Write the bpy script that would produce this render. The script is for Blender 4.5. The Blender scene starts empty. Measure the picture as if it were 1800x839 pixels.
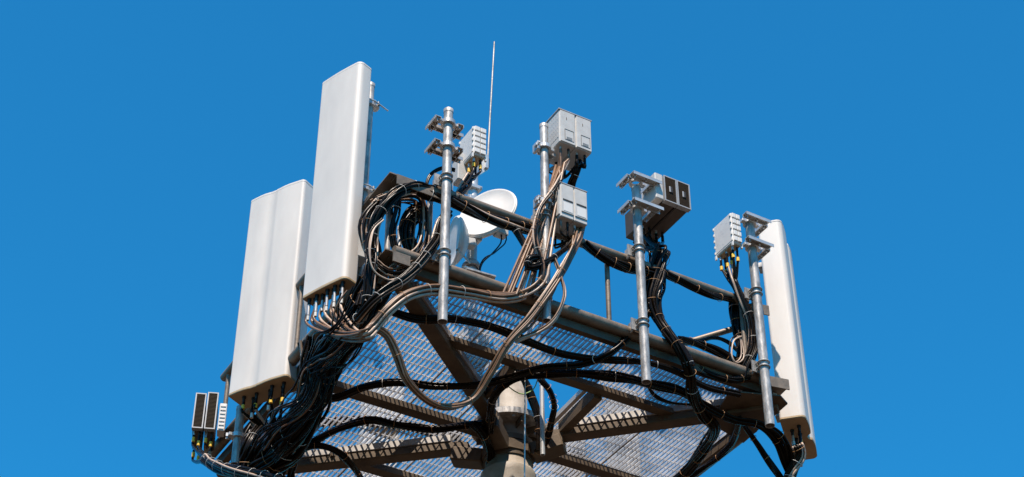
import bpy, math, random
from mathutils import Vector, Matrix
random.seed(11)
R = math.radians
S = bpy.context.scene
COL = S.collection

# ------------------------------------------------------------------ camera, sky, sun, exposure
EYE = 1.6                       # eye height of the photographer
PITCH = 38.0
FPX = 3215.0                    # focal length in pixels of the 1800 px wide photograph
cd = bpy.data.cameras.new('camera'); cam = bpy.data.objects.new('camera', cd); COL.objects.link(cam)
cam.location = (0, 0, EYE); cam.rotation_euler = (R(90+PITCH), 0, 0)
cd.sensor_width = 36; cd.lens = FPX/1800*36; cd.clip_start = .1; cd.clip_end = 20000
S.camera = cam
SUN_AZ, SUN_EL = 265.0, 62.0    # degrees counter-clockwise from +X
w = bpy.data.worlds.new('World'); S.world = w; w.use_nodes = True
wn = w.node_tree.nodes; wl = w.node_tree.links
sky = wn.new('ShaderNodeTexSky'); sky.sky_type = 'NISHITA'; sky.sun_disc = False
sky.sun_elevation = R(SUN_EL); sky.sun_rotation = R(90-SUN_AZ)
sky.altitude = 300; sky.air_density = 1.0; sky.dust_density = 0.0; sky.ozone_density = 3.0
tint = wn.new('ShaderNodeMix'); tint.data_type = 'RGBA'; tint.blend_type = 'MULTIPLY'; tint.inputs[0].default_value = 1
tint.inputs[7].default_value = (.11, .86, 1.12, 1)
bg = wn['Background']; bg.inputs[1].default_value = .108
wl.new(sky.outputs[0], tint.inputs[6]); wl.new(tint.outputs[2], bg.inputs[0])
sd = bpy.data.lights.new('sun', 'SUN'); sd.energy = 5.0; sd.angle = R(.5); sd.color = (1, .865, .735)
so = bpy.data.objects.new('sun', sd); COL.objects.link(so)
sv = Vector((math.cos(R(SUN_AZ))*math.cos(R(SUN_EL)), math.sin(R(SUN_AZ))*math.cos(R(SUN_EL)), math.sin(R(SUN_EL))))
so.rotation_euler = sv.to_track_quat('Z', 'Y').to_euler(); so.location = sv*60
S.view_settings.view_transform = 'Standard'; S.view_settings.look = 'None'
S.view_settings.exposure = 0.8; S.view_settings.gamma = 1; S.view_settings.use_curve_mapping = False

# ------------------------------------------------------------------ materials
def mat(name, col, rough=.5, metal=0., var=.1, scale=8., bump=0., bscale=60., col2=None, spec=None, stretch=None, trans=0):
    m = bpy.data.materials.new(name); m.use_nodes = True
    n = m.node_tree.nodes; l = m.node_tree.links; b = n['Principled BSDF']
    tc = n.new('ShaderNodeTexCoord'); mp = n.new('ShaderNodeMapping'); l.new(tc.outputs['Object'], mp.inputs[0])
    if stretch: mp.inputs['Scale'].default_value = stretch
    nz = n.new('ShaderNodeTexNoise'); nz.inputs['Scale'].default_value = scale; nz.inputs['Detail'].default_value = 6; nz.inputs['Roughness'].default_value = .6
    l.new(mp.outputs[0], nz.inputs['Vector'])
    cr = n.new('ShaderNodeValToRGB'); cr.color_ramp.elements[0].position = .32; cr.color_ramp.elements[1].position = .68
    c2 = col2 or tuple(max(0, c*(1-var*2)) for c in col)
    cr.color_ramp.elements[0].color = (*c2, 1); cr.color_ramp.elements[1].color = (*[min(1, c*(1+var*.5)) for c in col], 1)
    l.new(nz.outputs[0], cr.inputs[0]); l.new(cr.outputs[0], b.inputs['Base Color'])
    b.inputs['Specular IOR Level'].default_value = .5 if spec is None else spec
    b.inputs['Roughness'].default_value = rough; b.inputs['Metallic'].default_value = metal
    rr = n.new('ShaderNodeMapRange'); rr.inputs[3].default_value = rough*.8; rr.inputs[4].default_value = min(1, rough*1.25)
    l.new(nz.outputs[0], rr.inputs[0]); l.new(rr.outputs[0], b.inputs['Roughness'])
    if bump:
        n2 = n.new('ShaderNodeTexNoise'); n2.inputs['Scale'].default_value = bscale; n2.inputs['Detail'].default_value = 3
        l.new(mp.outputs[0], n2.inputs['Vector'])
        bp = n.new('ShaderNodeBump'); bp.inputs['Strength'].default_value = bump; bp.inputs['Distance'].default_value = .01
        l.new(n2.outputs[0], bp.inputs['Height']); l.new(bp.outputs[0], b.inputs['Normal'])
    return m
M = dict(
 radome=mat('radome_paint', (.60, .555, .505), .5, var=.05, scale=5, bump=.09, bscale=6, stretch=(1, 1, .3)),
 cap=mat('bounce_tinted_cap', (.42, .30, .17), .6, var=.08),  # tan of the light bounced off the ground, put into the colour
 galv=mat('galvanised_steel', (.43, .405, .375), .42, .35, var=.3, scale=26, bump=.12, bscale=90, stretch=(1, 1, .35)),
 rail=mat('underside_browned_pipe', (.19, .145, .105), .5, .3, var=.18, scale=14, bump=.12),  # brown of the shaded, ground-lit undersides put into the base colour
 beam=mat('shade_browned_steel', (.105, .075, .045), .6, .15, var=.18, scale=10, bump=.12, col2=(.06, .04, .022)),  # grey steel with the dark brown of its shade put into the colour
 grate=mat('grating_zinc', (.68, .67, .66), .42, .25, var=.28, scale=5),
 white=mat('white_paint', (.60, .58, .55), .45, var=.04),
 rru=mat('radio_light_grey', (.46, .445, .42), .5, var=.06, scale=12, bump=.05),
 rruedge=mat('radio_mid_grey', (.34, .34, .34), .5, .2, var=.08),
 zinc=mat('ledger_zinc', (.46, .44, .41), .5, .2, var=.15, scale=12),
 dark=mat('dark_mesh', (.04, .026, .015), .75, var=.15, scale=60, spec=.15),
 darkcase=mat('dark_bronze_case', (.075, .05, .032), .55, .2, var=.12),
 black=mat('black_cable_jacket', (.010, .006, .003), .27, var=.25, scale=30, spec=.13),
 brown=mat('brown_cable_jacket', (.17, .085, .038), .42, var=.22, scale=14),
 pale=mat('pale_cable_jacket', (.42, .30, .22), .4, var=.15, scale=14),
 tie=mat('orange_cable_tie', (.45, .22, .08), .5),
 wtie=mat('white_cable_tie', (.6, .57, .52), .5),
 conn=mat('connector_metal', (.55, .50, .45), .35, .6, var=.1),
 rubber=mat('black_rubber_boot', (.012, .009, .007), .6),
 yellow=mat('yellow_tape', (.80, .46, .03), .5, var=.06),
 green=mat('green_wire', (.25, .42, .12), .5),
 concrete=mat('pole_grey_beige_paint', (.29, .26, .22), .6, var=.14, scale=7, bump=.1, col2=(.17, .14, .105)),
 ground=mat('dry_earth', (.05, .028, .012), .95, var=.2, scale=.6, bump=.3, bscale=4),
 silver=mat('bright_fitting', (.55, .54, .52), .35, .5, var=.08),
)

# ------------------------------------------------------------------ the tower's own axes: u along the near face, v away from it, z up
A0 = Vector((-.83, 9.92, 0)); FACE = 30.2
E1 = Vector((math.cos(R(FACE)), math.sin(R(FACE)), 0)); E2 = Vector((-E1.y, E1.x, 0)); EZ = Vector((0, 0, 1))
def W(u, v, z): return A0 + E1*u + E2*v + EZ*(z+EYE)
def pixel_ray(x, y):                                   # direction of a sight line through an image pixel; positions come from these
    a = (x-900)/FPX; b = -(y-419.5)/FPX; c, s = math.cos(R(PITCH)), math.sin(R(PITCH))
    return Vector((a, c-b*s, s+b*c))
def V(x, y, v): r = pixel_ray(x, y); t = (v+A0.dot(E2))/r.dot(E2); return r*t+EZ*EYE     # point on the upright plane v
def U(x, y, u): r = pixel_ray(x, y); t = (u+A0.dot(E1))/r.dot(E1); return r*t+EZ*EYE     # point on the upright plane u
def H(x, y, z): r = pixel_ray(x, y); return r*(z/r.z)+EZ*EYE                             # point on the level z
def uv(p): d = p-A0; return d.dot(E1), d.dot(E2), p.z-EYE

# ------------------------------------------------------------------ mesh builder
class MB:
    def __init__(s): s.v = []; s.f = []; s.sm = []
    def add(s, vs, fs, smooth=False):
        o = len(s.v); s.v += [Vector(p) for p in vs]; s.f += [tuple(i+o for i in f) for f in fs]; s.sm += [smooth]*len(fs)
    def box(s, c, x, y, z, hx, hy, hz, bev=0.):
        c = Vector(c)
        if bev <= 0:
            vs = [c+x*(i*hx)+y*(j*hy)+z*(k*hz) for k in (-1, 1) for j in (-1, 1) for i in (-1, 1)]
            s.add(vs, [(0, 2, 3, 1), (4, 5, 7, 6), (0, 1, 5, 4), (2, 6, 7, 3), (0, 4, 6, 2), (1, 3, 7, 5)]); return
        b = min(bev, hx*.9, hy*.9, hz*.9); pr = []
        for (sx, sy) in ((-1, -1), (1, -1), (1, 1), (-1, 1)):
            q = [(sx*(hx-b), sy*hy), (sx*hx, sy*(hy-b))]
            if sx*sy > 0: q = q[::-1]
            pr += q
        pr = [pr[1], pr[0]] + pr[2:] if False else pr
        rings = [(-hz, b), (-hz+b, 0), (hz-b, 0), (hz, b)]; vs = []
        for (zz, ins) in rings:
            for (px_, py_) in pr:
                fx = (hx-ins)/hx; fy = (hy-ins)/hy
                vs.append(c+x*(px_*fx)+y*(py_*fy)+z*zz)
        fs = []
        n = len(pr)
        for r in range(3):
            for i in range(n): fs.append((r*n+i, r*n+(i+1) % n, (r+1)*n+(i+1) % n, (r+1)*n+i))
        fs.append(tuple(range(n-1, -1, -1))); fs.append(tuple(3*n+i for i in range(n)))
        s.add(vs, fs)
    def bar(s, p, q, w_, h_, up=EZ, bev=0.):
        p = Vector(p); q = Vector(q); d = (q-p); L = d.length; d.normalize(); side = d.cross(up).normalized(); u_ = side.cross(d)
        s.box((p+q)/2, d, side, u_, L/2, w_/2, h_/2, bev)
    def channel(s, p, q, w_, h_, t=.008, up=EZ):   # U profile open downward
        p = Vector(p); q = Vector(q); d = (q-p).normalized(); side = d.cross(up).normalized(); u_ = side.cross(d)
        s.bar(p+u_*(h_/2-t/2), q+u_*(h_/2-t/2), w_, t, up)
        for k in (-1, 1):
            s.bar(p+side*(k*(w_/2-t/2))-u_*(t/2+.0005), q+side*(k*(w_/2-t/2))-u_*(t/2+.0005), t, h_-t-.001, up)
    def tube(s, pts, r, seg=8, caps=True, rs=None):
        pts = [Vector(p) for p in pts]; n = len(pts); T = []
        for i in range(n):
            T.append((pts[min(i+1, n-1)]-pts[max(i-1, 0)]).normalized())
        a = Vector((0, 0, 1)) if abs(T[0].z) < .9 else Vector((1, 0, 0))
        nn = T[0].cross(a).normalized(); vs = []
        for i in range(n):
            nn = (nn-T[i]*nn.dot(T[i])).normalized(); bb = T[i].cross(nn); rr = rs[i] if rs else r
            for k in range(seg):
                an = 2*math.pi*k/seg; vs.append(pts[i]+nn*(rr*math.cos(an))+bb*(rr*math.sin(an)))
        fs = [(i*seg+k, i*seg+(k+1) % seg, (i+1)*seg+(k+1) % seg, (i+1)*seg+k) for i in range(n-1) for k in range(seg)]
        s.add(vs, fs, True)
        if caps: s.add([vs[k] for k in range(seg)], [tuple(range(seg-1, -1, -1))]); s.add(vs[-seg:], [tuple(range(seg))])
    def cyl(s, p, q, r, seg=16, r2=None): s.tube([p, q], r, seg, True, [r, r2 if r2 is not None else r])
    def ring(s, c, ax, r, m, seg=24, mseg=6, a0=0, a1=360, x=None):
        ax = Vector(ax).normalized(); x = x or ax.orthogonal(); x = (Vector(x)-ax*Vector(x).dot(ax)).normalized(); y = ax.cross(x)
        pts = [Vector(c)+x*(r*math.cos(R(a0+(a1-a0)*i/seg)))+y*(r*math.sin(R(a0+(a1-a0)*i/seg))) for i in range(seg+1)]
        s.tube(pts, m, mseg)
    def lathe(s, c, ax, prof, seg=32, smooth=True):     # prof: (radius, height along ax)
        ax = Vector(ax).normalized(); x = ax.orthogonal().normalized(); y = ax.cross(x); vs = []; c = Vector(c)
        for (r, h) in prof:
            for k in range(seg):
                an = 2*math.pi*k/seg; vs.append(c+ax*h+x*(r*math.cos(an))+y*(r*math.sin(an)))
        s.add(vs, [(i*seg+k, i*seg+(k+1) % seg, (i+1)*seg+(k+1) % seg, (i+1)*seg+k) for i in range(len(prof)-1) for k in range(seg)], smooth)
    def prism(s, poly, ax, h):                          # poly: points, extruded by ax*h
        n = len(poly); a = [Vector(p) for p in poly]; b = [p+Vector(ax)*h for p in a]
        s.add(a+b, [tuple(range(n-1, -1, -1)), tuple(range(n, 2*n))]+[(i, (i+1) % n, n+(i+1) % n, n+i) for i in range(n)])
    def build(s, name, m, parent=None, **tags):
        me = bpy.data.meshes.new(name); o0 = Vector((0, 0, 0))
        p = parent
        while p: o0 += p.location; p = p.parent
        org = Vector((0, 0, 0))
        if parent is None and s.v:
            org = Vector((sum(q.x for q in s.v)/len(s.v), sum(q.y for q in s.v)/len(s.v), min(q.z for q in s.v)))
        me.from_pydata([q-o0-org for q in s.v], [], s.f); me.materials.append(m)
        me.polygons.foreach_set('use_smooth', s.sm); me.update()
        import bmesh
        bm = bmesh.new(); bm.from_mesh(me); bmesh.ops.recalc_face_normals(bm, faces=bm.faces); bm.to_mesh(me); bm.free()
        o = bpy.data.objects.new(name, me); COL.objects.link(o); o.parent = parent
        if parent is None: o.location = org
        for k, v_ in tags.items(): o[k] = v_
        return o
def thing(name, label, cat, loc, group=None):
    o = bpy.data.objects.new(name, None); COL.objects.link(o); o.location = loc; o.empty_display_size = .1
    o['label'] = label; o['category'] = cat
    if group: o['group'] = group
    return o
def spline(pts, step=.03):
    P = [Vector(p) for p in pts]; P = [P[0]*2-P[1]]+P+[P[-1]*2-P[-2]]; out = []
    for i in range(1, len(P)-2):
        a, b, c, d = P[i-1:i+3]; n = max(2, int((c-b).length/step))
        for k in range(n):
            t = k/n
            out.append(.5*((2*b)+(c-a)*t+(2*a-5*b+4*c-d)*t*t+(3*b-a-3*c+d)*t**3))
    out.append(P[-2]); return out

# ------------------------------------------------------------------ ground
g = MB(); G = 6000
g.add([(-G, -G, 0), (G, -G, 0), (G, G, 0), (-G, G, 0)], [(0, 1, 2, 3)])
g.build('ground', M['ground'], kind='structure')

# ------------------------------------------------------------------ monopole
CU, CV = 1.83, 1.55
pc = W(CU, CV, 0); P0 = Vector((pc.x, pc.y, 0))
mono = thing('monopole', 'thick beige grey steel tower mast with stepped flange under the middle of the platform', 'tower mast', P0)
def Z(z): return z+EYE
b = MB(); b.lathe(P0, EZ, [(.33, 0), (.215, Z(7.15)), (.213, Z(7.20)), (.205, Z(7.215)), (.185, Z(7.215)), (.18, Z(7.47)), (.155, Z(7.475)), (.15, Z(7.72)), (.156, Z(7.722)), (.155, Z(7.74)), (.148, Z(7.742)), (.148, Z(8.1)), (.0, Z(8.1))], 40); b.build('shaft', M['concrete'], mono)
b = MB(); b.lathe(P0, EZ, [(.155, Z(7.60)), (.295, Z(7.60)), (.295, Z(7.65)), (.155, Z(7.65))], 48, False); b.build('flange', M['galv'], mono)
b = MB(); b.lathe(P0, EZ, [(.182, Z(7.43)), (.20, Z(7.43)), (.20, Z(7.475)), (.182, Z(7.475))], 40, False)
b.lathe(P0, EZ, [(.182, Z(7.30)), (.192, Z(7.30)), (.192, Z(7.315)), (.192, Z(7.335)), (.182, Z(7.335))], 40, False); b.build('collar', M['beam'], mono)
for k in range(8):
    b = MB(); a = R(22.5+45*k); d = Vector((math.cos(a), math.sin(a), 0)); b.bar(P0+d*.16+EZ*Z(7.57), P0+d*.27+EZ*Z(7.57), .012, .056); b.build('gusset', M['beam'], mono)
b = MB()
for k in range(12):
    a = R(30*k+10); d = Vector((math.cos(a), math.sin(a), 0)); b.cyl(P0+d*.25+EZ*Z(7.585), P0+d*.25+EZ*Z(7.6), .014, 6)
b.build('bolt', M['galv'], mono, kind='stuff')
b = MB(); b.cyl(V(923, 664, .55), V(922, 850, .55), .006, 6)
b.build('steel_cable', M['silver'], None, label='thin straight pale steel cable hanging down in front of the mast', category='cable')
b = MB(); b.tube(spline([V(880, 664, .9), V(890, 676, .95), V(905, 688, .98), V(920, 693, .98), (V(938, 684, .95)), V(946, 664, .9)]), .0045, 6)
b.build('earth_wire', M['green'], None, label='thin yellow green earth wire looping in front of the mast top', category='wire')

# ------------------------------------------------------------------ platform
plat = thing('antenna_platform', 'square steel antenna platform with open grating floor and pipe rails around the mast', 'platform', P0+EZ*Z(7.5))
ZB0 = 7.44; ZG = 7.60           # beam centre, grating underside
def pb(name, m, *a, fn='bar', **k): q = MB(); getattr(q, fn)(*a, **k); return q.build(name, m, plat)
dirs = [(0, 0), (3.4, 0), (3.4, 3.2), (0, 3.2)]
for (cu, cv) in dirs:            # four arms to the corners
    s = W(CU, CV, 0); e = W(cu, cv, 0); d = (e-s).normalized(); z0 = EZ*7.5
    q = MB(); q.bar(s+d*.34+z0-EZ*.0, e-d*.1+z0-EZ*.0, .115, .075, bev=.01)
    arm = q.build('arm', M['beam'], plat)
    q = MB(); q.bar(s+d*.45+EZ*7.567, e-d*.32+EZ*7.567, .13, .055); q.build('ledger_angle', M['zinc'], arm)
    q = MB(); q.bar(s+d*.19+EZ*7.375, s+d*.44+EZ*7.43, .15, .12, bev=.01); q.bar(s+d*.31+EZ*7.46, s+d*.44+EZ*7.47, .13, .10); q.build('arm_socket', M['beam'], arm)
# collar block round the mast that carries the arms
q = MB(); q.lathe(P0, EZ, [(.185, Z(7.34)), (.215, Z(7.34)), (.215, Z(7.42)), (.185, Z(7.42))], 8, False); q.build('hub_collar', M['beam'], plat)
# joists
def onAC(v): return v*CU/CV
def onBD(v): return 3.4-(3.4-CU)*v/CV
pb('joist', M['beam'], W(onAC(.62)+.03, .62, 7.545), W(onBD(.62)-.03, .62, 7.545), .085, .042)
pb('joist', M['beam'], W(.12, 1.57, 7.54), W(CU-.2, 1.57, 7.54), .10, .05)
pb('joist', M['beam'], W(CU+.2, 1.6, 7.54), W(3.35, 1.6, 7.54), .10, .05)
pb('joist', M['beam'], W(onAC(.62), 2.48, 7.54), W(2.78, 2.48, 7.54), .10, .05)
pb('joist', M['beam'], W(2.09, .66, 7.545), W(2.12, 1.22, 7.545), .07, .10)
pb('joist', M['beam'], W(1.35, .66, 7.545), W(1.38, 1.1, 7.545), .05, .08)
q = MB(); q.bar(W(2.03, .62, 7.60), W(1.99, 1.32, 7.50), .03, .012); q.bar(W(2.015, .62, 7.615), W(1.975, 1.32, 7.515), .006, .04); q.build('hatch_edge', M['silver'], plat)
q = MB(); q.bar(W(1.93, 1.30, 7.49), W(2.12, 1.30, 7.49), .05, .02); q.build('hatch_bracket', M['silver'], plat)
# floor frame
pb('floor_frame', M['beam'], W(.1, .05, 7.58), W(3.25, .05, 7.58), .05, .09)
pb('floor_frame', M['beam'], W(.06, .2, 7.58), W(.06, 3.15, 7.58), .05, .09)
pb('floor_frame', M['beam'], W(3.36, .2, 7.58), W(3.36, 3.15, 7.58), .05, .09)
pb('floor_frame', M['beam'], W(.1, 3.2, 7.58), W(3.3, 3.2, 7.58), .05, .09)
# grating
PITCHG = .036
def hole(u, v0, v1):
    segs = [(v0, v1)]
    cuts = []
    if 1.40 < u < 2.06: cuts.append((.66, 1.34))
    dd = .24**2-(u-CU)**2
    if dd > 0: cuts.append((CV-math.sqrt(dd), CV+math.sqrt(dd)))
    for (a, c) in cuts:
        ns = []
        for (x, y) in segs:
            if c <= x or a >= y: ns.append((x, y)); continue
            if a > x: ns.append((x, a))
            if c < y: ns.append((c, y))
        segs = ns
    return segs
panels = [(.09, .98), (.99, 1.40), (1.41, 2.05), (2.06, 2.72), (2.73, 3.33)]
for (ua, ub) in panels:
    q = MB(); n = int((ub-ua)/PITCHG)
    for i in range(n+1):
        u = ua+(ub-ua)*i/n; th = .006 if i in (0, n) else .0052
        for (va, vb) in hole(u, .08, 3.17):
            if vb-va < .05: continue
            q.bar(W(u, va, ZG+.02), W(u, vb, ZG+.02), th, .027)
    v = .12
    while v < 3.16:
        xs = [ua]
        if 1.40 < ua+.02 < 2.06 and .64 < v < 1.36: v += .1; continue
        if (v-CV)**2 < .24**2 and ua < CU < ub:
            h_ = math.sqrt(.24**2-(v-CV)**2)
            for (x0, x1) in ((ua, CU-h_), (CU+h_, ub)):
                if x1-x0 > .02: q.bar(W(x0, v, ZG+.029), W(x1, v, ZG+.029), .006, .006)
        else: q.bar(W(ua, v, ZG+.029), W(ub, v, ZG+.029), .006, .006)
        v += .1
    for vv in (.08, 3.17): q.bar(W(ua, vv, ZG+.02), W(ub, vv, ZG+.02), .005, .025)
    q.build('grating_panel', M['grate'], plat)
# rails
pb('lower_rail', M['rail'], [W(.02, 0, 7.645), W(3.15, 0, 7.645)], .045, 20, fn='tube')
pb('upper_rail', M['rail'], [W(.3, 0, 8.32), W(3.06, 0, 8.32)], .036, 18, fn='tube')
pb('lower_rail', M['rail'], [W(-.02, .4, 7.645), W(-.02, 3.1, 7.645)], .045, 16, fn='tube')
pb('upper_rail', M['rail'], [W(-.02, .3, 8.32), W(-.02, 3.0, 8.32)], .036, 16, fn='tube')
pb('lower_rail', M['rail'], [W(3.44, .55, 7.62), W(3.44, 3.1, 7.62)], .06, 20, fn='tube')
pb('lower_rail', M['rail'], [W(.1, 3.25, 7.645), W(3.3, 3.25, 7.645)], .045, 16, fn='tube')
# angle irons that cut the corners
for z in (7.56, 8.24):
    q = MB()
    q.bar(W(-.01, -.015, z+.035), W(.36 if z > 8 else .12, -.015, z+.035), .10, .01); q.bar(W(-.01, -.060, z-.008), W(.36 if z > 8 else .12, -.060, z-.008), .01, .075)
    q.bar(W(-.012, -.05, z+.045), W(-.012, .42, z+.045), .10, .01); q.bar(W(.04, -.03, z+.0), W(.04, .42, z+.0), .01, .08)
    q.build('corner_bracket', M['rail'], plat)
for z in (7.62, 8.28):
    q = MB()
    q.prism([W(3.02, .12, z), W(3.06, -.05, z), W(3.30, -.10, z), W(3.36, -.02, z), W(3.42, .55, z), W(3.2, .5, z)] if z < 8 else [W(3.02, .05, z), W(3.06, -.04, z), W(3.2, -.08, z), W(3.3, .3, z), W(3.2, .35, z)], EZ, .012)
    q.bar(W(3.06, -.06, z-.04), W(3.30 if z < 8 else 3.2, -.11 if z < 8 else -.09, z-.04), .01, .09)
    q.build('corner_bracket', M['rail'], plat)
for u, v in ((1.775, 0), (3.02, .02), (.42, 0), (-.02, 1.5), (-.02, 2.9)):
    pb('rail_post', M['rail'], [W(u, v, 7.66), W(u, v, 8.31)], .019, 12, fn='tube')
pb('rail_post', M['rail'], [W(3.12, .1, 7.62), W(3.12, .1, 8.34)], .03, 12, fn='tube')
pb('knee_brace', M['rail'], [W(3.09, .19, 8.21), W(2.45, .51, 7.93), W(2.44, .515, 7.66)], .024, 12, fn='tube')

q = MB(); q.prism([W(2.88, .08, 7.49), W(3.25, -.06, 7.49), W(3.36, .0, 7.49), W(3.40, .62, 7.49), W(3.02, .52, 7.49)], EZ, .012); q.build('corner_gusset', M['beam'], plat)
# ------------------------------------------------------------------ mounting pipes
def hollow(q, p, t, r):           # pipe open at the bottom
    q.tube([p, t], r, 22, False); q.lathe(p, EZ, [(r, 0), (r*.86, 0), (r*.86, .15), (0, .15)], 22, False)
    q.lathe(t, EZ, [(r, 0), (0, 0)], 22, False)
def ubolts(parent, c, r, back, dz=.022):
    for s in (-1, 1):
        q = MB(); q.ring(c+EZ*(s*dz), EZ, r+.007, .006, 20, 6, 30, 330, x=back); 
        for k in (-1, 1):
            sd_ = back.cross(EZ)*k*(r+.005); q.cyl(c+EZ*(s*dz)+sd_+back*.0, c+EZ*(s*dz)+sd_+back*(r+.045), .0055, 6)
        q.build('u_bolt', M['galv'], parent)
def mount_pipe(top, bot, v, label, r=.034, clamps=(), cap=True, arms=True):
    t = V(*top, v); bo = V(*bot, v); mx = (t+bo)/2; t = Vector((mx.x, mx.y, t.z)); bo = Vector((mx.x, mx.y, bo.z))
    th = thing('mounting_pipe', label, 'pipe', bo, 'upright mounting pipes on the near rails')
    q = MB(); hollow(q, bo, t, r); q.build('pipe', M['galv'], th)
    if cap: q = MB(); q.lathe(t-EZ*.03, EZ, [(r+.002, 0), (r+.003, .03), (r*.8, .04), (0, .043)], 22); q.build('pipe_cap', M['galv'], th)
    for z in clamps:
        c = Vector((mx.x, mx.y, Z(z))); ubolts(th, c, r, E2)
        q = MB(); q.box(c+E2*(r+.012)-E1*.0, E1, E2, EZ, .075, .006, .05)
        q.box(c+E2*(r+.05)-E1*.045, E1, E2, EZ, .005, .036, .045); q.box(c+E2*(r+.05)+E1*.045, E1, E2, EZ, .005, .036, .045)
        q.build('clamp_bracket', M['galv'], th)
    return th, mx
pA, mA = mount_pipe((791, 195), (775, 565), -.13, 'tall galvanised mounting pipe nearest the big white antenna, antenna brackets at its top', clamps=(7.665, 8.34))
pB, mB = mount_pipe((954, 220), (963, 565), -.13, 'galvanised mounting pipe behind the two stacked pale grey radio units', clamps=(7.665, 8.34), r=.032)
pC, mC = mount_pipe((1118, 330), (1136, 672), -.13, 'galvanised mounting pipe carrying the dark fronted radio pair', clamps=(7.665, 8.34))
pD, mD = mount_pipe((1319, 395), (1352, 748), -.13, 'galvanised mounting pipe in front of the right hand white antenna, white radio at its top', clamps=(7.665, 8.34), r=.036)

def tray(q, p, d, L, w_=.05):      # small folded bracket tray with bolts
    p = Vector(p); d = d.normalized(); side = d.cross(EZ)
    q.channel(p, p+d*L, w_, .028, .005)
    for t in (.12, .5, .88):
        q.cyl(p+d*(L*t)-EZ*.022, p+d*(L*t)+EZ*.024, .0075, 6)
def saddle(q, c, r):
    q.lathe(c-EZ*.016, EZ, [(r+.001, 0), (r+.02, 0), (r+.02, .032), (r+.001, .032)], 20, False)
    for k in (-1, 1): q.box(c+E1*(k*(r+.03)), E1, E2, EZ, .016, .02, .014, .003)
def brackets(th, m, zs, kind, r=.034):
    for z in zs:
        c = Vector((m.x, m.y, Z(z))); q = MB(); saddle(q, c, r)
        if kind == 'C':
            tray(q, c-E1*.085-E2*.075, E1, .26, .06); tray(q, c-E1*.085-E2*.045, E2, .15, .05); tray(q, c+E1*.12-E2*.045, E2, .13, .045)
        elif kind == 'D':
            tray(q, c-E1*.10-E2*.075, E1, .24, .055); tray(q, c+E1*.12-E2*.045, E2, .16, .05)
        elif kind == 'A':
            tray(q, c-E1*.095-E2*.03, E2, .16, .05); tray(q, c+E1*.09-E2*.03, E2, .16, .05); tray(q, c-E1*.09+E2*.08, E1, .25, .045)
        elif kind == 'B':
            tray(q, c-E1*.02+E2*.05, E1, .14, .05); q.box(c-E1*.055+E2*.02, E1, E2, EZ, .012, .04, .04, .003); q.cyl(c-E1*.07-E2*.05, c-E1*.03+E2*.06, .007, 6)
        q.build('antenna_bracket', M['silver'] if kind != 'A' else M['conn'], th)
brackets(pA, mA, (8.86, 8.635), 'A'); brackets(pB, mB, (8.98, 8.45), 'B'); brackets(pC, mC, (8.985, 8.725), 'C'); brackets(pD, mD, (9.02, 8.78), 'D')

def plain_pipe(name, label, p, t, r, cat='pipe', m='galv', ubs=()):
    th = thing(name, label, cat, p); q = MB(); hollow(q, Vector(p), Vector(t), r); q.build('pipe', M[m], th)
    q = MB(); q.lathe(Vector(t)-EZ*.03, EZ, [(r+.002, 0), (r+.003, .03), (r*.8, .04), (0, .043)], 20); q.build('pipe_cap', M[m], th)
    for z in ubs: ubolts(th, Vector((p[0], p[1], Z(z))), r, E1)
    return th
p = U(642, 300, -.03); tp = plain_pipe('mounting_pipe', 'tall mounting pipe rising behind the biggest white antenna', (p.x, p.y, Z(7.5)), (p.x, p.y, U(651, 150, -.03).z), .031, ubs=(7.66, 8.33))
for yy in (188, 340):
    c = U(648 if yy < 200 else 636, yy, -.03); c = Vector((p.x, p.y, c.z)); q = MB(); saddle(q, c, .031); q.box(c+E1*.05, E1, E2, EZ, .02, .035, .012, .003)
    q.cyl(c+E1*.02-E2*.05+EZ*.02, c+E1*.14-E2*.04-EZ*.02, .006, 6); q.cyl(c+E1*.02-E2*.07, c-E2*.07-E1*.12, .007, 6); q.build('clamp', M['silver'], tp)
    for k in (0, 1): q = MB(); q.cyl(c+E1*.06-E2*.03+EZ*(.0), c+E1*.06-E2*.03+EZ*.04, .011, 6); q.build('bolt', M['silver'], tp)
for (x, y0, y1, v, lab, m_) in ((683, 372, 470, .18, 'short mounting pipe among black cable loops beside the biggest antenna', 'galv'), (757, 345, 440, .12, 'short rusty stained pipe just behind the tall bracketed mounting pipe', 'galv'), (704, 400, 470, .3, 'stubby white topped pipe standing inside the near corner of the platform', 'silver')):
    bo = V(x-4, y1, v); t = V(x, y0, v); plain_pipe('mounting_pipe', lab, (bo.x, bo.y, min(bo.z, Z(7.62))), (bo.x, bo.y, t.z), .022 if x != 704 else .018, m=m_)

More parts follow.
